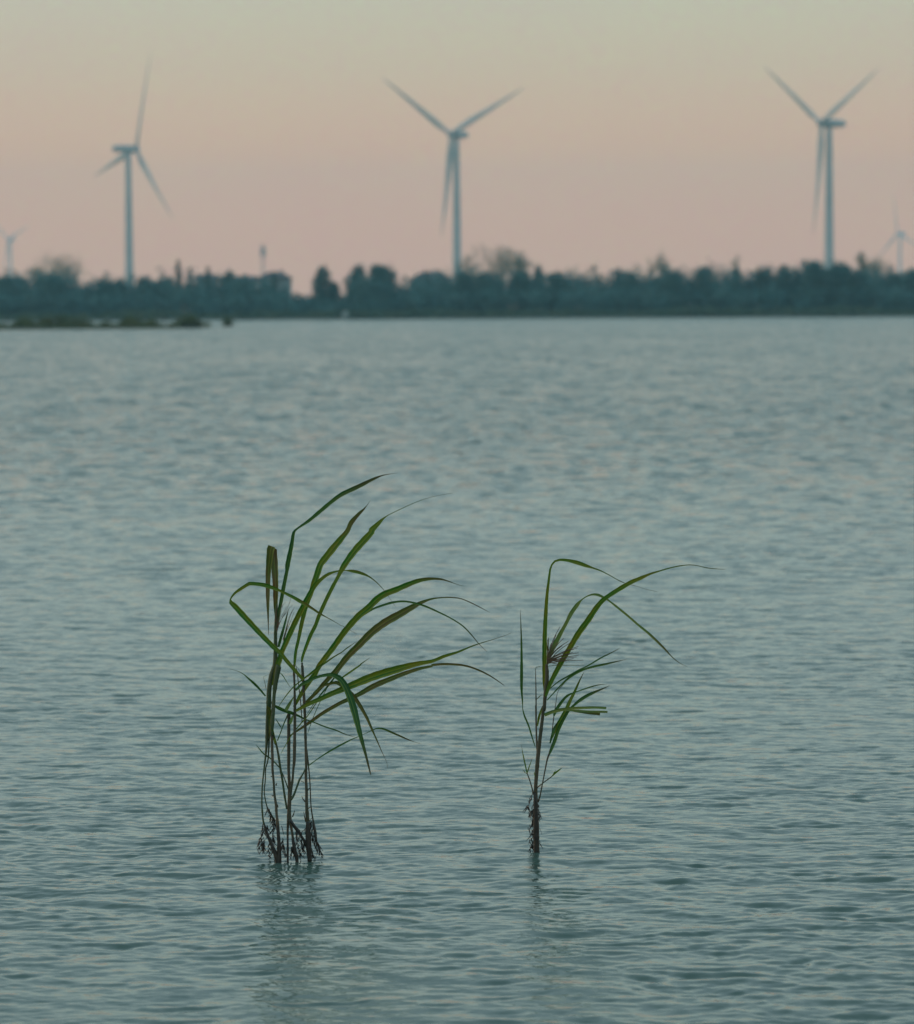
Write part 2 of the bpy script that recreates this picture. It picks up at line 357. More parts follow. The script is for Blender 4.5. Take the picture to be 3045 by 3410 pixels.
def broad_tree(px, ytop, wpx, Y, seed, label, dense=1.0, m=None, lobes=None, base=0.6, name='tree', group='trees along the far shore'):
    """crown px wide, top at photo row ytop, standing at distance Y"""
    rnd = random.Random(seed); x = gx(px, Y); top = at(px, ytop, Y).z; wpx = wpx * 1.12 + 12; R = wpx / FPX * Y / 2
    h = top - base; t = empty(name, (x, Y, base)); tag(t, label, 'tree', group)
    lob = []
    cz = top - min(R * 0.95, h * 0.5)
    nl = lobes or 8
    for i in range(nl):
        a = rnd.uniform(0, 6.28); r = R * rnd.uniform(0.34, 0.54)
        if dense >= 0.8:      # leafy nearly to the ground, widest low down
            f = i / (nl - 1); zz = base + h * (0.22 + 0.62 * f); rr = R * rnd.uniform(0.2, 0.75) * (1 - 0.7 * f ** 2)
        else: rr = R * rnd.uniform(0.1, 0.72); zz = base + h * rnd.uniform(0.5, 0.9)
        zz = min(zz, top - r * 0.95)
        lob.append((Vector((x + rr * math.cos(a), Y + rr * math.sin(a), zz)), r))
    lob.append((Vector((x + rnd.uniform(-.15, .15) * R, Y, top - R * 0.36)), R * 0.36))
    # trunk and limbs
    V = []; Fa = []
    r0_ = max(0.10, h * 0.022) * (1.0 if dense >= 0.8 else 0.45)
    tube([(x, Y, base - 0.4), (x + 0.1, Y, base + h * 0.25), (x - 0.05, Y, base + h * 0.5), (x, Y, base + h * 0.8)], [r0_ * 1.3, r0_, r0_ * 0.75, r0_ * 0.3], 7, V, Fa)
    for c, r in lob:
        s = Vector((x, Y, base + h * rnd.uniform(0.2, 0.45))); mid = s.lerp(c, 0.55) + Vector((0, 0, 0.12 * h))
        tube([s, mid, c, c + Vector((rnd.uniform(-1, 1), rnd.uniform(-1, 1), 1)) * r * 0.7], [r0_ * 0.5, r0_ * 0.36, r0_ * 0.2, 0.02], 5, V, Fa)
        for _ in range(3):
            e = c + Vector((rnd.gauss(0, 1), rnd.gauss(0, 1), rnd.gauss(0.3, 1))).normalized() * r * 0.95
            tube([mid, mid.lerp(e, 0.6) + Vector((0, 0, 0.1)), e], [r0_ * 0.22, r0_ * 0.15, 0.015], 4, V, Fa)
    mesh_obj('trunk', V, Fa, M_bark if dense >= 0.8 else M_barkpale, t)
    pts = []
    for c, r in lob:
        nn = int(75 * dense * r ** 1.7) + 14
        for _ in range(nn):
            d = Vector((rnd.gauss(0, 1), rnd.gauss(0, 1), rnd.gauss(0, 0.9))).normalized()
            if noise.noise((c + d * r) * 0.9 + Vector((seed, 0, 0))) < (-0.15 if dense < 0.8 else -0.35): continue
            pts.append(c + d * r * rnd.uniform(0.55, 1.05) ** 0.7 * (1 + 0.55 * noise.noise((c + d * r) * 1.3 + Vector((0, seed, 0)))))
    V = []; Fa = []; leaf_quads(pts, 0.34 if dense < .8 else 0.42, rnd, V, Fa, per=2 if dense < .8 else 3)
    mesh_obj('crown', V, Fa, m or M_leafwood, t)
    return t
def conifer(px, ytop, wpx, Y, seed, label, base=0.6):
    rnd = random.Random(seed); x = gx(px, Y); top = at(px, ytop, Y).z; R = wpx / FPX * Y / 2; h = top - base
    t = empty('conifer_tree', (x, Y, base)); tag(t, label, 'tree', 'trees along the far shore')
    V = []; Fa = []; tube([(x, Y, base - .3), (x, Y, base + h * .5), (x, Y, top)], [0.16, 0.1, 0.02], 6, V, Fa)
    pts = []; z = base + h * 0.3
    while z < top:
        f = 1 - (z - base) / h; rr = R * (0.15 + 1.25 * f)
        nb = int(4 + 8 * f)
        for k in range(nb):
            a = rnd.uniform(0, 6.28); L = rr * rnd.uniform(.6, 1.05)
            e = Vector((x + L * math.cos(a), Y + L * math.sin(a), z - L * 0.25)); s = Vector((x, Y, z))
            tube([s, e], [0.03, 0.01], 3, V, Fa)
            for j in range(4): pts.append(s.lerp(e, rnd.uniform(.2, 1)))
        z += 0.28
    mesh_obj('trunk', V, Fa, M_bark, t)
    V = []; Fa = []; leaf_quads(pts, 0.26, rnd, V, Fa, per=3)
    mesh_obj('crown', V, Fa, M_conifer, t)

# silhouette of the wood: photo column -> photo row of its top
SIL = [(-900, 935), (-300, 930), (0, 932), (60, 938), (120, 928), (230, 928), (262, 945), (285, 962), (310, 945), (400, 942), (470, 940), (600, 930), (645, 935), (655, 962), (715, 962), (728, 938),
       (860, 948), (925, 955), (935, 990), (980, 995), (1010, 1004), (1100, 1004), (1155, 1006), (1240, 980), (1340, 958), (1380, 935), (1500, 925), (1560, 915), (1700, 920), (1860, 920), (1950, 925),
       (2100, 922), (2200, 918), (2300, 915), (2430, 915), (2480, 922), (2560, 915), (2650, 912), (2720, 905), (2800, 905), (2900, 912), (2980, 915), (3045, 912), (3600, 920), (4200, 930)]
def sil(px):
    for (a, ya), (b, yb) in zip(SIL, SIL[1:]):
        if a <= px <= b: return ya + (yb - ya) * (px - a) / (b - a)
    return 930
def woodland():
    rnd = random.Random(5); V = []; Fa = []; pts = []
    for row, (Y0, k) in enumerate(((756, 0.60), (763, 0.82), (772, 0.97))):
        px = -900
        while px < 4000:
            px += rnd.uniform(18, 30)
            if px < -250 or px > 3300:
                if rnd.random() < 0.4: continue
            Y = Y0 + rnd.uniform(-4, 4); x = gx(px, Y)
            top = at(px, sil(px) - 22, Y).z * k * (rnd.uniform(0.93, 1.0) if rnd.random() < .7 else rnd.uniform(0.84, 0.94)); R = rnd.uniform(1.2, 3.2)
            for l in range(5):
                c = Vector((x + rnd.uniform(-1, 1) * 1.4, Y + rnd.uniform(-1, 1) * 1.5, 0.8 + (top - 0.8) * (0.2 + 0.8 * l / 4) - R * 0.75 * (l == 4) - (R * .5 if l == 3 else 0)))
                r = R * rnd.uniform(0.65, 0.95)
                for _ in range(60):
                    d = Vector((rnd.gauss(0, 1), rnd.gauss(0, 1) - 0.4, rnd.gauss(0, 0.8) + 0.1)).normalized()
                    pts.append(c + d * r * rnd.uniform(0.7, 1.03))
    px = -300
    while px < 3400:      # odd leaders and gaps that break the crown line
        px += rnd.uniform(14, 60); Y = rnd.uniform(757, 776); x = gx(px, Y); top = at(px, sil(px) - rnd.uniform(8, 40) * (0.4 if 930 < px < 1250 else 1), Y).z; wd = rnd.uniform(0.5, 1.8)
        for _ in range(int(70 * wd)):
            f = rnd.random() ** .8; pts.append(Vector((x + rnd.gauss(0, 1) * wd * (1.15 - f), Y + rnd.gauss(0, .8), top * (.55 + .45 * f))))
    leaf_quads(pts, 0.66, rnd, V, Fa, per=1)
    tag(mesh_obj('woodland', V, Fa, M_leafwood), 'long band of dark trees and thicket massed along the far shore', 'wood', kind='stuff')
    V = []; Fa = []
    for i in range(26000):
        x = rnd.uniform(-160, 160); Y = rnd.uniform(743, 753)
        hh = (1.5 + 1.1 * noise.noise(Vector((x * 0.07, 0, 2))) + 0.6 * noise.noise(Vector((x * 0.5, 0, 2)))) * rnd.uniform(0.5, 1.1)
        z0 = 0.2 + 0.3 * (Y - 742) / 10; p = Vector((x, Y, z0)); dx = rnd.gauss(0, .25); ww = rnd.uniform(0.06, 0.2); a = rnd.uniform(0, 3.14)
        e = Vector((math.cos(a), math.sin(a), 0)) * ww; i0 = len(V)
        V += [p - e, p + e, p + Vector((dx * .5, 0, hh * .6)) + e * 1.2, p + Vector((dx, rnd.gauss(0, .2), hh)), p + Vector((dx * .5, 0, hh * .6)) - e * 1.2]
        Fa.append((i0, i0 + 1, i0 + 2, i0 + 3, i0 + 4))
    tag(mesh_obj('bank_vegetation', V, Fa, M_scrub), 'grey green reeds and scrub lining the bank below the wood', 'reeds', kind='stuff')
woodland()

TREES = [  # px, ytop, width, Y, density, pale?, label
    (20, 925, 110, 762, 1, 0, 'low dark tree at the left end of the shore beside the faint turbine'),
    (175, 918, 170, 760, 1, 0, 'broad dark rounded tree under the pale spreading crown at far left'),
    (345, 930, 90, 760, 1, 0, 'low rounded tree just left of the left turbine tower'),
    (400, 933, 70, 765, 1, 0, 'small round tree right at the foot of the left turbine tower'),
    (485, 921, 70, 762, 1, 0, 'small dark tree just right of the left turbine tower'),
    (545, 926, 80, 764, 1, 0, 'low round tree between the left turbine and the pointed conifer'),
    (765, 900, 50, 768, 1, 0, 'dark rounded tree crown left of the far mast and the pale house'),
    (815, 918, 60, 762, 1, 0, 'low dark tree just left of the distant mast'),
    (1072, 885, 58, 762, 1.2, 0, 'narrow upright tree standing alone in the gap of the tree line'),
    (1108, 935, 44, 764, 1, 0, 'short side tree at the right of the narrow upright tree'),
    (1190, 880, 70, 768, .9, 0, 'narrow loose tree at the left of the pair before the hipped house'),
    (1265, 878, 125, 764, 1, 0, 'round feathery tree at the right of the pair before the hipped house'),
    (1240, 930, 160, 758, 1, 0, 'low dark thicket tree under the feathery pair'),
    (1545, 905, 90, 760, 1, 0, 'dark low tree right at the foot of the middle turbine tower'),
    (1620, 908, 110, 758, 1, 0, 'dark tree below the big pale crown beside the middle turbine'),
    (1740, 902, 90, 760, 1, 0, 'dark tree below the right edge of the big pale crown'),
    (1795, 884, 44, 764, 1, 0, 'small upright tree just right of the big pale crowns'),
    (1850, 910, 100, 760, 1, 0, 'low flat tree to the right of the small upright tree'),
    (2060, 896, 30, 766, 1, 0, 'tiny upright tree poking from the flat wood right of centre'),
    (2100, 906, 70, 760, 1, 0, 'low round tree left of the pale twin topped tree'),
    (2240, 902, 110, 758, 1, 0, 'broad low dark tree beneath the pale twin topped tree'),
    (2345, 886, 95, 760, 1, 0, 'rounded dark tree right of the pale twin topped tree'),
    (2450, 893, 44, 762, 1, 0, 'small narrow dark tree left of the pair by the right turbine'),
    (2540, 890, 85, 762, .8, 0, 'loose crowned tree left of the right turbine and its dark tree'),
    (2612, 886, 70, 762, 1, 0, 'round tree in the pair left of the big dark tree'),
    (2655, 895, 40, 764, 1, 0, 'small gap filling tree touching the big dark tree'),
    (2715, 872, 110, 756, 1.3, 0, 'big dark round tree in front of the right turbine tower'),
    (2795, 876, 110, 758, 1.3, 0, 'dark domed tree at the right of the right turbine foot'),
    (2865, 900, 70, 758, 1, 0, 'low dark tree under the loose pale crown at right'),
    (2980, 905, 100, 760, 1, 0, 'low dark tree under the faint turbine at the right'),
    (3050, 896, 80, 762, 1, 0, 'dark tree cut by the right edge of the picture'),
    (205, 846, 160, 800, .5, 1, 'pale spreading tree rising over the wood at far left'),
    (128, 882, 50, 800, .5, 1, 'small pale tree on the left flank of the spreading one'),
    (1560, 842, 70, 800, .55, 1, 'pale tree touching the right side of the middle turbine tower'),
    (1665, 816, 150, 805, .55, 1, 'tallest pale feathery tree right of the middle turbine'),
    (1735, 836, 75, 800, .6, 1, 'pale tree forming the right shoulder of the tallest crown'),
    (2205, 836, 66, 830, .5, 1, 'pale thin tree with twin tops over the flat wood'),
    (2168, 858, 36, 830, .45, 1, 'very small pale tree left of the twin topped one'),
    (2455, 852, 34, 825, .45, 1, 'thin pale narrow tree behind the small dark one'),
    (2872, 840, 56, 800, .8, 1, 'upright pale tree just right of the dark domed tree'),
    (2920, 852, 80, 805, .5, 1, 'loose pale tree between the right turbine and the faint one'),
]
for i, (px, yt, wp, Y, dn, pale, lb) in enumerate(TREES):
    broad_tree(px, yt, wp, Y, 100 + i, lb, dn, M_leafpale if pale else M_leafwood, lobes=(16 if wp > 100 else 11) if not pale else 9)
conifer(595, 866, 44, 768, 7, 'tall pointed conifer left of the houses')
conifer(633, 893, 38, 768, 8, 'short pointed conifer right of the tall pointed one')
conifer(693, 888, 46, 768, 9, 'small pointed conifer behind the pale low house')
conifer(915, 905, 40, 790, 10, 'small conifer tip behind the big house roof')

# bushes on the spit
def bush(px, ytop, wpx, Y, seed, label):
    rnd = random.Random(seed); x = gx(px, Y); top = at(px, ytop, Y).z; R = wpx / FPX * Y / 2
    t = empty('bush', (x, Y, 0.15)); tag(t, label, 'bush', 'bushes on the low spit')
    V = []; Fa = []; pts = []
    n = max(4, int(R * 5))
    for i in range(n * 3):
        u = rnd.uniform(-1, 1); hh = (top - 0.1) * (1 - abs(u) ** 2.2 * 0.65) * rnd.uniform(0.6, 1.0)
        b = Vector((x + u * R * 0.8, Y + rnd.uniform(-.6, .6), 0.1)); e = Vector((x + u * R, b.y + rnd.uniform(-.3, .3), hh))
        tube([b, b.lerp(e, .5) + Vector((rnd.uniform(-.08, .08), 0, 0)), e], [0.025, 0.018, 0.006], 4, V, Fa)
        for _ in range(22): pts.append(b.lerp(e, rnd.uniform(0.15, 1.0)) + Vector((rnd.gauss(0, .12), rnd.gauss(0, .12), rnd.gauss(0, .05))))
    mesh_obj('stems', V, Fa, M_bark, t)
    V = []; Fa = []; leaf_quads(pts, 0.20, rnd, V, Fa, per=3); mesh_obj('foliage', V, Fa, M_bush, t)
bush(215, 1042, 190, 409, 1, 'widest green bush on the spit at left')
bush(130, 1052, 80, 410, 2, 'low bush at the left end of the widest one')
bush(445, 1050, 70, 410, 3, 'small low bush in the middle of the spit')
bush(507, 1056, 40, 410, 4, 'tiny low bush between the middle bush and the post')
bush(632, 1036, 70, 412, 5, 'tall round green bush near the tip of the spit')
bush(758, 1052, 26, 455, 6, 'last small bush at the very tip of the spit')
def spit_grass():
    rnd = random.Random(9); V = []; Fa = []
    for i in range(15000):
        px = rnd.uniform(-500, 700); Y = rnd.uniform(406, 412) + max(0, px - 560) * 0.115; x = gx(px, Y)
        hh = 0.95 * rnd.uniform(.4, 1.2) * (0.7 + noise.noise(Vector((x * .5, 0, 0)))); p = Vector((x, Y, 0.15)); e = Vector((rnd.uniform(.03, .09), 0, 0)); i0 = len(V)
        V += [p - e, p + e, p + Vector((rnd.gauss(0, .08), 0, max(.05, hh)))]; Fa.append((i0, i0 + 1, i0 + 2))
    tag(mesh_obj('spit_grass', V, Fa, M_bush), 'olive marsh grass growing on the low spit', 'grass', kind='stuff')
spit_grass()
def posts():
    for i, (px, yt, lb) in enumerate(((545, 1054, 'thin wooden post standing on the spit left of the tall round bush'), (20, 1062, 'short wooden stake at the left end of the spit'))):
        p = at(px, yt, 409); V, Fa = tube([(p.x, 409, -0.2), (p.x + .02, 409, p.z * .6), (p.x + .05, 409, p.z)], [0.09, 0.085, 0.07], 8)
        tube([(p.x - .12, 409, p.z - .12), (p.x + .22, 409, p.z - .1)], [0.03, 0.03], 6, V, Fa)
        tag(mesh_obj('wooden_post', V, Fa, M_wood), lb, 'post')
posts()

# ------------------------------------------------------------------ buildings
def box(x0, x1, y0, y1, z0, z1):
    V = [(x0, y0, z0), (x1, y0, z0), (x1, y1, z0), (x0, y1, z0), (x0, y0, z1), (x1, y0, z1), (x1, y1, z1), (x0, y1, z1)]
    return V, [(0, 3, 2, 1), (4, 5, 6, 7), (0, 1, 5, 4), (1, 2, 6, 5), (2, 3, 7, 6), (3, 0, 4, 7)]
def house(pl, pr, yeave, yridge, Y, hip, wmat, label, wins, dep=9):
    x0, x1 = gx(pl, Y), gx(pr, Y); ze = at((pl + pr) / 2, yeave, Y).z; zr = at((pl + pr) / 2, yridge, Y).z; g = 0.9
    t = empty('house', ((x0 + x1) / 2, Y + dep / 2, g)); tag(t, label, 'house')
    V, Fa = box(x0, x1, Y, Y + dep, g - .5, ze)
    if not hip:   # gables
        n = len(V); V += [(x0, Y + dep / 2, zr - .1), (x1, Y + dep / 2, zr - .1)]; Fa += [(4, n, 7), (5, 6, n + 1)]
    mesh_obj('wall', V, Fa, wmat, t)
    o = 0.4; i = (x1 - x0) * 0.28 if hip else -o + 0.02
    a, b, c, d = (x0 - o, Y - o, ze - .05), (x1 + o, Y - o, ze - .05), (x1 + o, Y + dep + o, ze - .05), (x0 - o, Y + dep + o, ze - .05)
    V = [a, b, c, d, (x0 + i, Y + dep / 2, zr), (x1 - i, Y + dep / 2, zr)] + [(v[0], v[1], v[2] - .18) for v in (a, b, c, d)]
    Fa = [(0, 1, 5, 4), (2, 3, 4, 5), (1, 2, 5), (3, 0, 4), (6, 9, 8, 7), (0, 6, 7, 1), (1, 7, 8, 2), (2, 8, 9, 3), (3, 9, 6, 0)]
    rf = mesh_obj('roof', V, Fa, M_roof, t)
    cx = x0 + (x1 - x0) * 0.7; V, Fa = box(cx - .3, cx + .3, Y + dep * .55, Y + dep * .55 + .6, zr - 1.0, zr + .45)
    ch = mesh_obj('chimney', V, Fa, wmat); ch.data.transform(Matrix.Translation(-t.location)); ch.parent = rf
    for f, zf in wins:
        wx = x0 + (x1 - x0) * f; z0 = g + (ze - g) * zf
        V, Fa = box(wx - .6, wx + .6, Y - .05, Y + .02, z0, z0 + 1.3); wn = mesh_obj('window', V, Fa, M_wall, t)
        V, Fa = box(wx - .5, wx + .5, Y - .08, Y - .045, z0 + .1, z0 + 1.2); pn = mesh_obj('pane', V, Fa, M_glass); pn.data.transform(Matrix.Translation(-t.location)); pn.parent = wn
house(862, 966, 925, 904, 792, True, M_wall2, 'large grey house with a hipped dark roof left of the open gap', [(.2, .55), (.5, .55), (.82, .55)])
house(655, 715, 932, 912, 778, False, M_wall, 'small pale low house with gabled roof among the conifers', [(.3, .5), (.7, .5)], 7)
house(735, 850, 934, 918, 800, False, M_wall2, 'long grey house between the pale low house and the hipped one', [(.15, .5), (.4, .5), (.65, .5), (.88, .5)])
house(1372, 1500, 925, 903, 790, True, M_wall2, 'house with a low hipped roof left of the middle turbine tower', [(.2, .5), (.5, .5), (.8, .5)])
house(30, 70, 935, 922, 775, False, M_wall, 'small pale house half hidden at the far left', [(.5, .5)], 6)

def boat():
    p = ground(1150, 1063); Y = 740.0; x = gx(1150, Y); t = empty('small_boat', (x, Y, 0.0)); tag(t, 'small pale boat pulled up at the foot of the far bank', 'boat')
    V = []; Fa = []; L = 4.2; n = 10
    for i in range(n + 1):
        s = i / n; ww = 0.85 * math.sin(math.pi * min(1, 0.35 + 0.65 * (1 - s) ** .8) * .5) * (1 - s ** 4 * .97); yy = Y + L * (s - .5)
        zk = -.1 + .5 * s ** 3; zt = .95 + .45 * s ** 2
        V += [(x - ww, yy, zt), (x - ww * .7, yy, zk + .2), (x, yy, zk), (x + ww * .7, yy, zk + .2), (x + ww, yy, zt)]
        if i:
            for k in range(4): Fa.append(((i - 1) * 5 + k, (i - 1) * 5 + k + 1, i * 5 + k + 1, i * 5 + k))
    Fa.append((4, 3, 2, 1, 0))
    mesh_obj('hull', V, Fa, M_boat, t, smooth=True)
    V, Fa = box(x - .5, x + .5, Y - .6, Y + .6, .8, 1.75); V = [Vector(v) for v in V]
    for v in V[4:]: v.x = x + (v.x - x) * .8; v.y = Y + (v.y - Y) * .75
    mesh_obj('cabin', V, Fa, M_boat, t)
boat()

def mast():
    Y = 2600.0; x = gx(877, Y); zt = at(877, 812, Y).z; t = empty('mast', (x, Y, 1.0)); tag(t, 'faint slender mast with antenna panels far behind the houses', 'mast')
    V = []; Fa = []; w0, w1 = 1.5, 0.7; H0 = zt - 1; n = 12
    for a in range(4):
        sx, sy = ((-1, -1), (1, -1), (1, 1), (-1, 1))[a]
        tube([(x + sx * w0, Y + sy * w0, 1), (x + sx * w1, Y + sy * w1, zt)], [.22, .16], 5, V, Fa)
    for i in range(n):
        for a in range(4):
            c = ((-1, -1), (1, -1), (1, 1), (-1, 1)); s0 = c[a]; s1 = c[(a + 1) % 4]
            wa = w0 + (w1 - w0) * i / n; wb = w0 + (w1 - w0) * (i + 1) / n
            tube([(x + s0[0] * wa, Y + s0[1] * wa, 1 + H0 * i / n), (x + s1[0] * wb, Y + s1[1] * wb, 1 + H0 * (i + 1) / n)], [.1, .1], 4, V, Fa)
            tube([(x + s0[0] * wb, Y + s0[1] * wb, 1 + H0 * (i + 1) / n), (x + s1[0] * wb, Y + s1[1] * wb, 1 + H0 * (i + 1) / n)], [.1, .1], 4, V, Fa)
    mesh_obj('lattice', V, Fa, M_mast, t)
    for a in range(3):
        an = a * 2.09 + .4; cx, cy = x + 1.5 * math.cos(an), Y + 1.5 * math.sin(an)
        V, Fa = box(cx - .45, cx + .45, cy - .35, cy + .35, zt - 9, zt - 2); mesh_obj('antenna_panel', V, Fa, M_mast, t)
mast()

# ------------------------------------------------------------------ wind turbines
def turbine(tx, ty_hub, Y, psi_deg, side, toward, theta0, label, R=45.0, hub_px=None):
    """tower at photo column tx, hub height from row ty_hub; the rotor axis points left/right (side) and to/from the viewer (toward)"""
    g = 1.0; zt = at(tx, ty_hub, Y).z; x = gx(tx, Y)
    x = at(tx, ty_hub + 350, Y).x
    t = empty('wind_turbine', (x, Y, g)); tag(t, label, 'wind turbine', 'wind turbines beyond the far shore')
    n = 24; path = [(x, Y, g + (zt - 1.8 - g) * i / n) for i in range(n + 1)]
    V, Fa = tube(path, [2.15 + (1.28 - 2.15) * (i / n) for i in range(n + 1)], 28)
    mesh_obj('tower', V, Fa, M_white, t, smooth=True)
    ps = math.radians(psi_deg); ax = Vector((side * math.sin(ps), -toward * math.cos(ps), 0)); hv = Vector((0, 0, 1)).cross(ax).normalized()
    if hv.x < 0: hv = -hv
    up = Vector((0, 0, 1)); c = Vector((x, Y, zt))
    # nacelle: rounded box along the axis
    V = []; Fa = []; prof = [(-7.6, .75), (-7.4, 1.25), (-5.5, 1.55), (-2, 1.75), (1.8, 1.75), (2.7, 1.45)]
    sq = [(math.cos(a), math.sin(a)) for a in [6.28318 * k / 20 for k in range(20)]]
    for (s, r) in prof:
        for (a, b) in sq:
            m_ = max(abs(a), abs(b)) ** 0.65; V.append(c + ax * s + hv * (a / m_ * r) + up * (b / m_ * r))
    for i in range(len(prof) - 1):
        for k in range(20): Fa.append((i * 20 + k, i * 20 + (k + 1) % 20, (i + 1) * 20 + (k + 1) % 20, (i + 1) * 20 + k))
    Fa.append(tuple(range(20))[::-1]); Fa.append(tuple(range(100, 120)))
    mesh_obj('nacelle', V, Fa, M_white, t, smooth=True)
    hc = c + ax * 4.1
    V = []; Fa = []; pr = [(-1.35, 1.45), (-.4, 1.6), (.6, 1.45), (1.4, 1.0), (1.9, .45), (2.05, .05)]
    for (s, r) in pr:
        for (a, b) in sq: V.append(hc + ax * s + hv * a * r + up * b * r)
    for i in range(len(pr) - 1):
        for k in range(20): Fa.append((i * 20 + k, i * 20 + (k + 1) % 20, (i + 1) * 20 + (k + 1) % 20, (i + 1) * 20 + k))
    Fa.append(tuple(range(20))[::-1])
    mesh_obj('hub', V, Fa, M_white, t, smooth=True)
    for bI in range(3):
        th = math.radians(theta0 + 120 * bI); rd = hv * math.sin(th) + up * math.cos(th); tg = rd.cross(ax)
        V = []; Fa = []; ns = 18; m = 12
        for i in range(ns + 1):
            f = i / ns; r = 0.9 + f * (R - 0.9)
            chord = 1.9 if r < 2.5 else (1.9 + (3.6 - 1.9) * min(1, (r - 2.5) / 6.0) if r < 8.5 else 3.6 * (1 - (r - 8.5) / (R - 8.5)) ** 0.85 + 0.12) * 0.9
            thk = 1.8 if r < 2.5 else max(0.12, 1.8 * (1 - (r / R)) ** 1.6 * .8)
            tw = math.radians(16 * (1 - f) ** 2 + 3); cd = tg * math.cos(tw) + ax * math.sin(tw); td = ax * math.cos(tw) - tg * math.sin(tw)
            cc = hc + rd * r + ax * (1.6 * f * f) - cd * 0.12 * chord
            for k in range(m):
                a = 6.28318 * k / m; V.append(cc + cd * (math.cos(a) * chord / 2) + td * (math.sin(a) * thk / 2))
        for i in range(ns):
            for k in range(m): Fa.append((i * m + k, i * m + (k + 1) % m, (i + 1) * m + (k + 1) % m, (i + 1) * m + k))
        Fa.append(tuple(range(m))[::-1]); Fa.append(tuple(ns * m + k for k in range(m)))
        mesh_obj('blade', V, Fa, M_white, t, smooth=True)
turbine(430, 495, 1617, 56.6, 1, -1, 15.9, 'left large wind turbine, nacelle pointing left, one blade nearly upright')
turbine(1522, 447, 1583, 36.5, -1, 1, 65.5, 'middle large wind turbine with two blades raised in a wide V')
turbine(2762, 410, 1455, 59.0, -1, 1, 64.0, 'right large wind turbine with a narrow V of blades and long nacelle')
turbine(39, 797, 4700, 45.0, -1, 1, 70.0, 'tiny faint turbine at the left edge above the wood', R=54)
turbine(2998, 776, 4500, 60.0, -1, 1, -8.0, 'tiny faint turbine near the right edge with a blade straight up', R=54)

# ------------------------------------------------------------------ reeds (traced in close-up views: origin and magnification)
CR = {'A': (700, 1540, 1.82), 'B': (740, 1900, 4.075), 'C': (840, 2200, 3.033), 'D': (800, 2560, 5.3625), 'E': (1680, 1800, 2.4267),
      'F': (1680, 2350, 3.575), 'G': (900, 1750, 3.64), 'O': (0, 0, 0.5977)}
def P(s):
    """'A x,y,w x,y,w B x,y,w' -> list of full photo (x, y, width)"""
    r = []; c = None
    for tk in s.split():
        if tk in CR: c = CR[tk]; continue
        v = [float(q) for q in tk.split(',')]
        if c is CR['C'] and v[1] > 1060 and r and r[-1][1] > 2550 and len(r) > 1: continue   # close-ups overlap
        r.append((c[0] + v[0] / c[2], c[1] + v[1] / c[2], v[2] / c[2] if len(v) > 2 else 2))
    return r
def smooth_path(pts, step=9.0):
    o = []
    n = len(pts)
    for i in range(n - 1):
        p0, p1, p2, p3 = pts[max(i - 1, 0)], pts[i], pts[i + 1], pts[min(i + 2, n - 1)]
        L = math.hypot(p2[0] - p1[0], p2[1] - p1[1]); k = max(1, int(L / step))
        for j in range(k):
            t = j / k; v = []
            for d in range(len(p1)):
                a, b, c, e = p0[d], p1[d], p2[d], p3[d]
                v.append(0.5 * (2 * b + (c - a) * t + (2 * a - 5 * b + 4 * c - e) * t * t + (3 * b - a - 3 * c + e) * t ** 3))
            v[2] = max(v[2], 0.3); o.append(tuple(v))
    o.append(pts[-1]); return o
def leaf(parent, s, m, D, d0=0.0, bow=0.0, tilt=0.3, blunt=False, label=None, k=1.0):
    pts = smooth_path(P(s)); n = len(pts); V = []; Fa = []; UV = []; L = 0; rnd = random.Random(int(pts[0][0] * 7 + pts[-1][1]))
    tl = tilt * rnd.choice((-1, 1)); lp = None
    for i, (x, y, wd) in enumerate(pts):
        t = i / (n - 1); a = pts[max(i - 1, 0)]; b = pts[min(i + 1, n - 1)]
        tx, ty = b[0] - a[0], b[1] - a[1]; q = math.hypot(tx, ty) or 1; nx, ny = -ty / q, tx / q
        if nx < 0 : nx, ny = -nx, -ny
        if i and (nx * pn[0] + ny * pn[1]) < 0: nx, ny = -nx, -ny
        pn = (nx, ny)
        Yd = D + d0 + bow * t ** 1.4 + 0.012 * math.sin(t * 9 + d0 * 50)
        wv = max(wd * k, 1.0) * (1 + 0.04 * math.sin(i * 1.7))
        if i == n - 1 and not blunt: wv = 0.5
        h = wv / 2; tt = tl * math.cos(t * 2.5 + rnd.random() * .05); dm = h / 857 * 1.0
        c = at(x, y, Yd)
        lft = at(x - nx * h, y - ny * h, Yd - dm * tt); rgt = at(x + nx * h, y + ny * h, Yd + dm * tt)
        mid = c + Vector((0, 0.45 * dm, 0))
        if i: L += (c - lp).length
        lp = c
        V += [lft, lft.lerp(mid, .55), mid, rgt.lerp(mid, .55), rgt]; UV += [(u, L) for u in (0, .27, .5, .73, 1)]
        if i:
            for k_ in range(4): Fa.append(((i - 1) * 5 + k_, (i - 1) * 5 + k_ + 1, i * 5 + k_ + 1, i * 5 + k_))
    o = mesh_obj('leaf', V, Fa, m, parent, smooth=True, uvs=UV)
    at_ = o.data.attributes.new('tip', 'FLOAT', 'POINT'); at_.data.foreach_set('value', [i // 5 / (n - 1) if not blunt else 0.0 for i in range(len(V))])
    if label: o['label'] = label
    return o
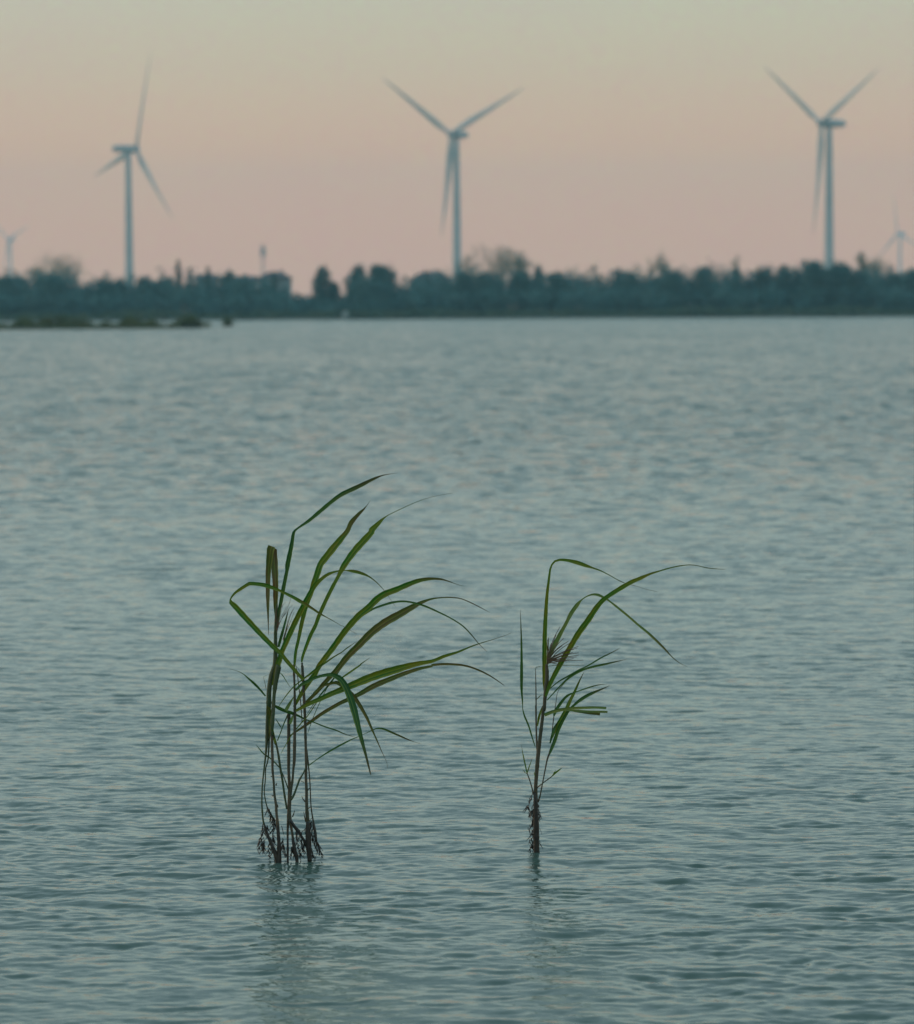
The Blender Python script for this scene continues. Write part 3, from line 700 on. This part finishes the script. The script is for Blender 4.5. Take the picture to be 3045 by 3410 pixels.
def stem(parent, s, m, D, d0=0.0, d1=None, name='stem', sink=False, k=1.0):
    pts = smooth_path(P(s), 8); n = len(pts); d1 = d0 if d1 is None else d1
    path = []; rad = []
    for i, (x, y, wd) in enumerate(pts):
        t = i / (n - 1); p = at(x, y, D + d0 + (d1 - d0) * t); path.append(p)
        node = 1.16 if (i % 14 == 5) else 1.0
        rad.append(max(wd * k * 0.5, 0.8) / 857 * node)
    if sink: path.insert(0, path[0] + Vector((0, 0, -0.25))); rad.insert(0, rad[0])
    V, Fa = tube(path, rad, 8)
    return mesh_obj(name, V, Fa, m, parent, smooth=True)

# ---- left clump
DL = ground(950, 2868).y
CL = empty('reed_clump', (ground(950, 2868).x, DL, 0)); tag(CL, 'larger leafy clump of reeds with many wind bent leaves, standing in the water at left', 'reeds', 'reed clumps standing in the water')
stems_L = [
 ('D 660,1640,60 580,1420,46 510,1250,44 460,1100,38 425,980,34 405,880,32 388,600,28 398,300,28 428,0,28 C 130,1200,20 142,900,24 155,650,40 168,450,50 172,300,48 195,150,50 B 715,1300,66 725,1100,56 725,850,44 733,600,34 745,450,18', M_stemg, .0, .0),
 ('D 620,940,40 550,820,36 480,680,24 432,430,20 450,200,22 455,0,22 C 145,1220,12 160,1000,14 172,800,18 180,650,20', M_stemg, .02, .0),
 ('D 690,1640,80 690,1300,56 672,1000,56 650,800,46 640,640,46 612,450,42 600,250,40 578,0,42 C 212,1250,28 206,1000,28 200,800,28 206,600,34 216,450,30', M_stem, -.03, -.02),
 ('C 200,760,20 206,600,40 216,450,38 222,350,34 240,200,50 268,50,60 B 770,1300,70', M_stemg, -.032, -.024),
 ('D 850,1690,36 850,1300,36 850,1080,42 868,850,64 880,600,70 880,300,56 866,0,52 C 375,1250,36 370,1000,34 370,700,34 372,520,34', M_stem, .03, .05),
 ('D 1025,1780,46 1010,1600,56 962,1400,52 930,1150,44 900,960,50 890,700,40 905,420,46 936,200,42 952,0,42 C 422,1250,30 426,1000,32 430,750,30 432,500,28 428,250,22 422,120,22 418,40,18', M_stem, -.02, .0),
 ('D 1245,1650,70 1225,1300,90 1212,1000,74 1190,700,58 1186,400,52 1175,150,48 1180,0,44 C 545,1250,28 545,1000,28 540,800,26 535,600,28 526,400,28 516,200,28 506,50,26 B 1098,1500,36 1090,1400,30 1085,1250,24', M_stem, .0, .01),
 ('D 1375,1380,26 1345,1120,36 1300,900,30 1265,650,22 1250,300,22 1226,0,24 C 580,1250,16 565,1100,14 550,900,20', M_stem, .03, .02),
 ('D 835,720,36 790,450,36 755,200,40 720,0,40 C 312,1300,24 287,1120,24 265,950,22 240,830,20 215,740,14', M_stemg, .0, -.02),
 ('D 858,360,24 800,200,20 752,70,14', M_stemg, .02, .0),
 ('D 905,560,40 960,470,40 1020,310,30 1060,200,36 1130,80,24 1165,0,26 C 556,1070,14', M_stemg, -.02, .0),
 ('C 505,620,10 490,420,10 470,250,10 455,120,8 440,40,4', M_stem, .05, .05),
 ('D 870,880,50 960,1020,60 1040,1120,60 1110,1230,40 1180,1330,40', M_root, .0, .0),
]
for s_, m_, a_, b_ in stems_L:
    stem(CL, s_, m_, DL, a_, b_, sink=s_.startswith('D') and float(s_.split()[1].split(',')[1]) > 1600)
for s_ in ('D 935,860,26 960,800,18 975,745,3', 'D 1160,590,24 1120,540,18 1100,490,4', 'D 1175,950,30 1150,850,18 1135,770,3', 'D 640,300,30 655,255,10', 'D 590,490,26 565,470,8',
           'D 660,640,30 676,690,20', 'D 1190,410,22 1215,380,18 1240,340,14', 'D 1140,245,14 1085,220,10', 'D 1190,720,26 1235,700,18 1262,680,10', 'D 570,140,24 545,130,10'):
    stem(CL, s_, M_stem, DL, 0, 0, name='side_shoot')
LV = [
 # (path, material, depth at base, bow)
 ('B 742,760,30 755,650,44 778,520,48 800,420,50 830,250,54 850,150,52 880,0,50 A 470,620,30 490,520,26 499,470,22 507,425,18 530,400,12 600,352,20 680,285,24 740,235,24 800,192,27 900,145,26 980,105,18 1040,80,8 1090,70,3 1140,63,1', M_leafdark, 0, -.10),
 ('B 690,1560,40 720,1450,60 750,1300,74 790,1180,76 G 130,1560,62 200,1400,66 300,1180,68 400,980,66 480,830,60 550,720,56 610,660,46 680,605,40 760,568,28 850,548,15 920,545,13 980,550,34 1060,565,40 1130,588,34 1200,620,20 1280,680,12 1350,750,8 1400,810,5 1460,900,3 1520,985,1', M_leaf, -.02, -.16),
 ('B 975,1340,16 985,1250,36 1000,1100,42 1040,920,46 G 380,1200,50 430,1000,54 490,830,60 540,680,76 580,560,76 612,470,78 680,380,84 760,280,86 860,160,74 940,60,56 A 855,365,30 905,308,20 930,285,12 950,262,4 972,228,1', M_leaf, .0, .05),
 ('B 1080,1245,22 1090,1180,36 1130,1060,44 1200,880,52 1270,740,52 G 590,1100,48 680,900,48 760,740,46 830,610,44 870,530,66 940,420,76 1030,300,84 1120,200,84 1230,80,76 A 980,410,38 1020,370,26 1050,340,12 1075,322,5 1150,285,4 1250,240,3 1350,208,2 1470,185,1', M_leaf, .03, .12),
 ('B 1100,1480,40 1000,1370,50 880,1230,55 790,1120,60 700,1040,66 560,900,70 400,730,75 280,600,80 180,490,75 118,430,56 112,390,20 170,310,34 260,245,44 370,178,50 420,178,52 560,195,56 660,225,56 740,255,40 840,300,36 960,360,46 1080,430,50 1200,500,36 1320,580,30 1400,625,14 1500,680,8 1620,750,5 A 800,990,3 890,1040,1', M_leaf, -.04, -.12),
 ('A 402,960,16 397,850,28 397,760,34 392,650,42 386,560,44 380,512,46', M_leafdry, .0, .02),
 ('A 374,508,46 366,530,46 358,600,38 352,680,32 350,760,28 350,850,20 352,940,10 354,1050,2', M_leafdry, -.03, -.03),
 ('C 420,470,22 450,420,32 500,330,42 570,220,52 640,130,50 A 660,1235,32 740,1130,36 820,1020,38 900,930,40 960,880,40 1010,830,42 1060,797,40 1130,770,36 1200,740,32 1270,715,26 1340,705,18 1400,708,12 1450,722,6 1500,740,3 1540,750,1', M_leaf, .0, -.18),
 ('A 900,945,10 985,890,12 1050,865,14 1110,848,14 1170,842,12 1230,850,12 1300,870,12 1380,905,10 1460,945,8 1530,990,8 1580,1040,7 1630,1100,4 1680,1150,1', M_leafdark, .02, .2),
 ('C 480,490,22 560,410,32 640,330,38 720,240,46 800,150,48 A 775,1250,34 830,1180,38 900,1110,42 980,1030,46 1060,970,48 1140,925,46 1220,880,36 1280,850,22 1340,828,12 1400,820,8 1460,818,8 1520,826,6 1580,850,6 1640,880,5 1700,912,1', M_leafdry, .03, .16),
 ('C 440,510,24 520,465,36 600,425,44 700,382,50 800,335,55 900,295,60 1000,252,70 1100,210,80 1200,170,84 1320,130,84 1440,95,80 1560,60,66 1680,30,50 1820,5,36 A 1420,1175,20 1500,1150,14 1560,1125,10 1620,1102,7 1700,1078,4 1800,1045,2 1830,1030,1', M_leaf, -.02, -.22),
 ('C 370,770,12 440,720,18 560,640,30 700,540,36 800,480,38 900,425,40 1000,380,44 1100,330,48 1200,272,56 1300,225,56 1400,185,52 1500,145,46 1600,110,40 1700,80,32 1820,55,24 O 860,1324,5 890,1322,5 930,1326,4 970,1342,3 1005,1365,1', M_leafdry, .03, .14),
 ('C 440,300,22 500,240,30 560,210,34 620,180,32 700,155,30 790,142,36 850,160,52 900,195,62 940,255,66 970,320,70 1000,400,72 1030,500,72 1060,620,60 1090,740,48 1120,850,36 1150,960,26 1175,1060,20 1200,1160,12 1225,1220,5 1260,1270,3 1300,1310,1', M_leafdark, -.03, -.15),
 ('C 620,330,16 700,262,22 780,235,26 850,222,36 900,245,48 950,285,50 1010,350,50 1060,410,44 1110,490,36 1160,580,30 1200,670,24 1240,760,16 1280,850,12 1310,920,7 1340,980,4 1360,1030,3 1370,1090,1', M_leafdry, .0, -.08),
 ('C 222,455,22 270,480,36 330,508,34 400,530,34 460,555,24 550,598,14 640,630,13 740,670,14 850,705,14 930,740,10 1040,775,2', M_leafdark, -.02, .12),
 ('C 570,1062,12 640,1010,10 720,955,14 820,895,18 920,840,18 1000,800,12 1080,765,7 1150,735,5 1220,700,10 1280,685,16 1340,695,20 1420,730,20 1500,765,18 1580,800,12 1640,822,3 1700,840,1', M_leafdark, .0, .1),
 ('C 860,230,12 900,180,16 1000,110,20 1100,40,14 A 910,1225,8 970,1183,2', M_leaf, .05, .05),
 ('C 550,550,5 620,440,8 700,335,16 780,240,20 850,145,16 A 800,1240,7 850,1185,3', M_leafdark, .06, .05),
 ('C 560,740,4 600,620,8 640,520,7 700,390,7 760,270,9 830,170,10', M_leafdark, .07, .04),
 ('B 590,1705,20 500,1600,30 420,1520,34 350,1460,22 280,1400,10 180,1355,5 90,1335,2', M_leafdark, .0, -.07),
 ('B 598,1610,8 575,1500,6 560,1445,4 640,1410,3', M_leafdry, .0, .0),
 ('B 770,1370,6 820,1420,12 870,1500,10 930,1590,3', M_leaf, -.02, -.04),
 ('B 770,1840,6 860,1710,14 960,1590,16 1080,1490,20 1200,1400,30 1300,1320,30 1420,1240,24 1520,1170,20 1630,1105,14 A 830,1125,7 890,1085,1', M_leaf, -.03, .05),
 ('C 290,940,4 340,850,8 400,750,10 480,650,12 560,560,10 640,440,10 700,360,4', M_leaf, -.02, .05),
 ('C 235,585,4 270,640,12 300,690,8', M_leafdark, .0, -.02),
 ('C 255,810,12 275,760,10 320,640,12 350,570,14 365,520,10', M_leafdark, .02, .0),
 ('C 40,850,2 80,900,12 120,945,14 180,985,14 240,1040,12 290,1100,10 330,1180,12 370,1280,14', M_leafdark, .02, .0),
 ('C 340,505,36 370,450,34 400,400,18 430,350,5', M_leafpaleg, -.02, .0),
 ('C 380,640,30 400,590,30 420,540,14', M_leafpaleg, -.02, .0),
 ('C 152,460,10 165,490,46 178,540,58 180,600,44 178,680,24 172,760,10 168,830,2', M_leafdry, -.03, .0),
 ('C 205,700,22 222,780,26 240,860,22', M_leaf, -.03, .0),
 ('B 765,1040,30 785,960,40 830,800,36 870,650,24 890,570,10 905,520,2', M_leafdark, .02, .03),
 ('B 840,950,8 870,830,9 900,700,7 935,590,5 965,520,2', M_leafdry, .01, .0),
 ('B 1000,1290,4 1040,1340,6 1075,1420,4', M_leafdark, .0, .0),
 ('C 560,475,6 600,480,5 640,482,2', M_leafdry, .0, .0),
 ('D 740,1020,14 760,1100,14 795,1230,3', M_root, .0, -.01),
]
for s_, m_, d_, b_ in LV: leaf(CL, s_, m_, DL, d_, b_, k=0.97)

def strands(parent, items, m, D, name, w=1.6):
    V = []; Fa = []
    for s_ in items:
        pts = smooth_path(P(s_), 10); path = [at(x, y, D) for x, y, _ in pts]
        tube(path, [max(wd, w) * 0.5 / 857 * (1 - 0.5 * i / len(pts)) for i, (_, _, wd) in enumerate(pts)], 4, V, Fa)
    return mesh_obj(name, V, Fa, m, parent)
strands(CL, ['B 735,820,10 770,700,8 800,560,5 825,460,3', 'B 740,840,10 790,690,8 850,600,6 905,540,3', 'B 738,800,10 760,640,7 790,520,5 860,430,3', 'B 745,760,8 820,640,6 900,520,5 960,470,3',
             'B 750,780,8 830,610,6 890,500,5 930,390,3 960,280,2', 'B 830,960,8 880,760,6 930,600,5 985,500,3', 'B 825,940,8 870,780,6 900,650,5 945,560,3', 'B 745,740,8 790,650,6 840,560,5 880,480,3',
             'B 742,700,8 765,600,6 800,500,4 815,440,3', 'B 835,930,6 900,760,5 950,640,4 975,560,2', 'B 720,700,20 735,600,16 745,520,10 750,470,4'], M_plume, DL - .03, 'seed_plume')

def tangle(parent, paths, D, seed, name='root_tangle', n=26, spread=60, drop=110, thick=9):
    """wet dead leaves and rootlets hanging off the stalk foot; paths are traced centre lines"""
    rnd = random.Random(seed); V = []; Fa = []
    for s_ in paths:
        pts = smooth_path(P(s_), 6)
        for x, y, wd in pts:
            for _ in range(3):
                bx, by = x + rnd.gauss(0, wd * .34), y + rnd.gauss(0, 6); L = rnd.uniform(8, 30)
                if by + L > 2862: L = rnd.uniform(3, 9)
                if by > 2868 or rnd.random() < .25: continue
                an = rnd.gauss(0, .40)
                dd = D + rnd.gauss(0, .012); ww = rnd.uniform(0.7, 2.0) / 857; an2 = an + rnd.gauss(0, .5)
                q = [at(bx, by, dd), at(bx + L * .5 * math.sin(an), min(by + L * .5, 2868), dd), at(bx + L * .5 * (math.sin(an) + math.sin(an2)), min(by + L, 2870), dd + rnd.gauss(0, .008))]
                tube(q, [ww * .7, ww, ww * .25], 4, V, Fa)
        for _ in range(n):
            x, y, wd = rnd.choice(pts); q = []; an = rnd.gauss(0, .35); L = rnd.uniform(.3, 1) * drop / 5.36
            if y + L > 2862: continue
            for j in range(6):
                t = j / 5; q.append(at(x + (rnd.gauss(0, 1.0) + spread / 5.36 * math.sin(an) * t), min(y + L * t, 2866), D + .01 * rnd.gauss(0, 1)))
            tube(q, [thick / 5.36 / 857 * .5 * rnd.uniform(.3, 1) * (1 - .7 * j / 5) for j in range(6)], 4, V, Fa)
    return mesh_obj(name, V, Fa, M_root, parent)
tangle(CL, ['D 480,690,14 540,800,40 560,900,60 640,960,40', 'D 470,1050,30 510,1180,60 560,1300,70 590,1400,60', 'D 600,900,30 590,1150,26 580,1300,40', 'D 640,1460,80 660,1560,130 665,1630,150'], DL, 1, n=34)
tangle(CL, ['D 420,1000,14 390,1150,10 345,1300,16 335,1420,14', 'D 430,1250,10 420,1380,14 450,1450,20', 'D 500,1440,24 520,1560,20 525,1660,10', 'D 760,1250,6 770,1380,8 810,1520,5', 'D 400,1330,14 390,1430,8'], DL + .02, 2, n=12, drop=80, thick=7)
tangle(CL, ['D 1000,1090,40 1050,1150,60 1110,1250,70 1160,1350,70', 'D 1010,1160,30 1020,1300,30 1060,1450,30 1085,1620,22', 'D 950,1380,50 980,1500,50', 'D 1090,1300,40 1130,1440,40', 'D 920,1400,20 905,1540,8'], DL - .01, 3, n=26)
tangle(CL, ['D 1220,950,60 1215,1150,100 1220,1350,110 1235,1560,70', 'D 1290,900,50 1300,1080,80 1340,1240,70 1350,1380,50', 'D 1290,1500,40 1320,1580,20 1330,1650,14', 'D 1390,1350,10 1430,1480,7 1470,1590,6 1485,1640,4'], DL, 4, n=30)
V_ = []
for s_ in ('D 665,1640,90 590,1420,60 515,1250,54 465,1100,44 430,990,30', 'D 690,1650,100 700,1500,74 692,1300,64 678,1130,58 668,1000,40', 'D 850,1690,40 850,1450,40 850,1250,34', 'D 1025,1780,52 1010,1600,62 965,1400,60 940,1250,50',
           'D 1245,1655,80 1230,1480,86 1222,1300,104 1215,1120,90 1205,950,60', 'D 1360,1300,40 1335,1120,44 1305,960,30', 'D 880,920,40 960,1020,40 1050,1130,44 1120,1250,44 1185,1370,50'):
    stem(CL, s_, M_root, DL, -.038, -.03, name='wet_stalk_foot', sink='1650' in s_ or '1640' in s_ or '1690' in s_ or '1780' in s_)
# ---- right clump
DR = ground(1785, 2834).y
CRt = empty('reed_clump', (ground(1785, 2834).x, DR, 0)); tag(CRt, 'smaller single stalked reed with few long arching leaves, standing in the water at right', 'reeds', 'reed clumps standing in the water')
stems_R = [
 ('F 382,1740,60 382,1500,58 377,1300,50 375,1100,46 375,950,45 386,800,45 402,600,48 430,350,42 455,150,38 470,0,38 E 322,1380,26 328,1280,30 340,1180,36 346,1080,30 342,1000,22', M_stem, 0, 0, True),
 ('F 402,640,24 388,450,22 380,250,20 375,0,18 E 258,1450,13 257,1300,11 255,1150,8 252,1045,5', M_stem, .03, .04, False),
 ('F 400,1150,24 425,1080,18 445,980,15 480,800,16 512,640,20 538,570,24 F 575,460,30', M_stem, .0, .03, False),
 ('F 350,1060,20 330,980,15 300,880,13 272,805,14', M_stem, .0, -.02, False),
 ('F 388,980,14 470,915,12 565,845,12', M_stem, -.01, -.03, False),
 ('E 385,1560,7 400,1430,8 415,1330,6 430,1230,4 455,1190,3 490,1150,3', M_stem, .03, .05, False),
]
for s_, m_, a_, b_, sk in stems_R: stem(CRt, s_, m_, DR, a_, b_, sink=sk)
LR = [
 ('E 338,1240,34 328,1150,36 325,1050,36 325,900,38 328,750,36 335,600,32 345,450,26 360,320,20 372,230,16 385,195,14 410,167,18 450,156,20 520,162,26 600,182,34 650,200,30 710,220,16 780,245,10 850,280,7 920,320,6 990,350,5 1060,367,3 1150,395,2 1240,415,1', M_leaf, .0, -.15),
 ('E 335,1260,20 370,1160,34 420,1060,40 480,950,44 540,850,44 600,750,48 680,640,48 740,550,44 800,480,38 870,430,36 950,380,38 1030,335,34 1100,305,30 1180,270,18 1260,245,12 1340,222,10 1420,205,9 1500,197,7 1570,205,6 1630,220,7 1700,228,6 1790,235,1', M_leaf, -.01, -.2),
 ('E 345,1010,16 370,920,30 410,840,40 450,760,34 500,670,28 540,590,34 590,520,32 620,485,14 660,455,9 710,437,16 760,440,22 810,465,20 850,490,14 920,545,18 1000,610,18 1080,680,18 1160,745,20 1230,810,20 1300,880,16 1350,935,8 1410,985,5 1480,1022,1', M_leafpaleg, .02, .15),
 ('F 368,490,8 330,370,17 290,240,20 240,120,20 E 148,1355,6 147,1300,11 140,1200,20 140,1080,26 140,950,20 138,800,14 133,650,6 130,560,2', M_leafdark, .0, -.1),
 ('E 365,1200,8 440,1140,11 520,1095,14 600,1050,14 680,1010,12 780,950,12 870,905,8 940,868,1', M_leafdark, .02, .06),
 ('E 345,1292,8 420,1210,11 500,1130,17 560,1085,19 640,1045,16 720,1020,18 800,1003,18 880,985,12 990,960,1', M_leafdark, -.01, -.06),
 ('E 385,1600,12 400,1550,30 440,1480,36 490,1390,34 530,1300,28 570,1220,22 610,1130,12 645,1062,2', M_leaf, .03, .05),
 ('F 540,580,16 570,500,36 600,420,44 640,300,40 690,190,40 760,70,34 E 560,1335,20 600,1300,26 660,1260,28 720,1230,22 780,1205,14 855,1172,1', M_leafdark, .0, -.05),
 ('E 400,1420,14 420,1370,26 460,1310,24 510,1255,20 580,1225,9 680,1190,12 760,1168,8 830,1162,1', M_leafdark, .0, .05),
 ('F 545,450,16 570,350,30 600,260,30 640,190,4', M_leafdark, .02, .0),
 ('F 395,245,12 410,150,30 440,50,20 455,0,8', M_leaf, .0, -.02),
 ('E 262,1285,5 285,1260,7 310,1245,4', M_leafdry, .0, .0),
 ('F 270,800,14 240,660,16 215,540,8 205,460,1', M_leaf, .0, -.02),
 ('F 275,805,8 292,740,14 315,680,10 335,620,1', M_leaf, .0, .02),
 ('F 275,820,4 240,790,9 218,755,1', M_leaf, .0, .0),
 ('F 560,850,8 610,800,24 660,762,16 692,738,1', M_leaf, .0, .0),
 ('F 575,840,6 592,800,12 618,765,1', M_leaf, .0, .0),
 ('F 373,860,12 362,820,12 352,775,1', M_leaf, .0, .0),
 ('E 252,1045,5 258,1024,5 310,1019,5', M_leafdry, .03, .0),
 ('E 350,1018,4 420,1008,5 500,1008,5 560,1008,4 640,1014,1', M_leafdry, -.03, -.05),
]
for s_, m_, d_, b_ in LR: leaf(CRt, s_, m_, DR, d_, b_, k=0.97)
for s_, m_, d_, b_ in [('E 325,1412,26 380,1388,28 450,1370,27 540,1358,25 650,1352,22 740,1350,20 825,1355,19', M_leafpaleg, -.03, -.12), ('E 500,1372,12 620,1380,20 700,1383,17 835,1386,17', M_leafpaleg, -.05, -.05),
                       ('E 560,1378,14 640,1388,22 700,1394,26 775,1399,30', M_leafdry, -.035, -.03)]:
    leaf(CRt, s_, m_, DR, d_, b_, blunt=True, label='cut off pale leaf with a square end')
rp = random.Random(77); it = []
for ex, ey in [(600, 855), (600, 908), (585, 940), (640, 968), (452, 695), (550, 820), (520, 812), (490, 905), (560, 880), (470, 850), (430, 820), (540, 935), (500, 975), (440, 1000), (605, 925), (380, 830), (400, 860),
               (460, 930), (510, 915), (560, 955), (590, 870), (480, 790), (420, 760), (470, 960), (520, 925), (555, 905)]:
    mx, my = 345 + (ex - 345) * .5 + rp.uniform(-6, 6), 985 + (ey - 985) * .62 + rp.uniform(-8, 4)
    it.append(f'E 345,{980 + rp.uniform(-20, 20):.0f},4 {mx:.0f},{my:.0f},3.2 {ex},{ey},2')
strands(CRt, it, M_plume, DR - .04, 'seed_plume', 3.0)
stem(CRt, 'F 384,1740,74 380,1600,70 380,1450,72 374,1300,62 374,1180,52 368,1090,40 358,1040,20', M_root, DR, -.02, -.012, name='wet_stalk_foot', sink=True)
strands(CRt, ['E 350,960,16 354,860,14 358,785,8', 'E 350,900,8 345,840,6 350,800,4'], M_leafdry, DR - .01, 'seed_stalk', 2)
tangle(CRt, ['F 340,1040,14 310,1080,16 285,1150,14 275,1210,6', 'F 352,1190,20 320,1250,24 295,1300,14', 'F 350,1300,20 325,1360,20', 'F 345,1390,26 300,1420,20 285,1450,10', 'F 345,1480,20 315,1560,20 300,1600,14',
             'F 345,1600,30 315,1680,24 285,1730,16', 'F 405,1180,14 415,1270,14'], DR, 5, n=10, drop=60, thick=7)
tangle(CRt, ['F 372,1180,50 370,1320,70 378,1480,80 378,1640,84 384,1740,84'], DR, 6, n=60, spread=90, drop=70)

# ------------------------------------------------------------------ haze
def haze():
    V, Fa = box(-1300, 1300, -70, 4850, -1.5, 190)
    m = bpy.data.materials.new('haze'); m.use_nodes = True; n = m.node_tree; n.nodes.remove(n.nodes['Principled BSDF'])
    v = n.nodes.new('ShaderNodeVolumePrincipled'); v.inputs['Color'].default_value = (0.50, 0.85, 0.98, 1)
    v.inputs['Density'].default_value = 0.000165; v.inputs['Anisotropy'].default_value = 0.0
    n.links.new(v.outputs[0], n.nodes['Material Output'].inputs['Volume'])
    o = mesh_obj('haze', V, Fa, m); tag(o, 'thin evening haze in the air over the lagoon', 'haze', kind='stuff')
haze()
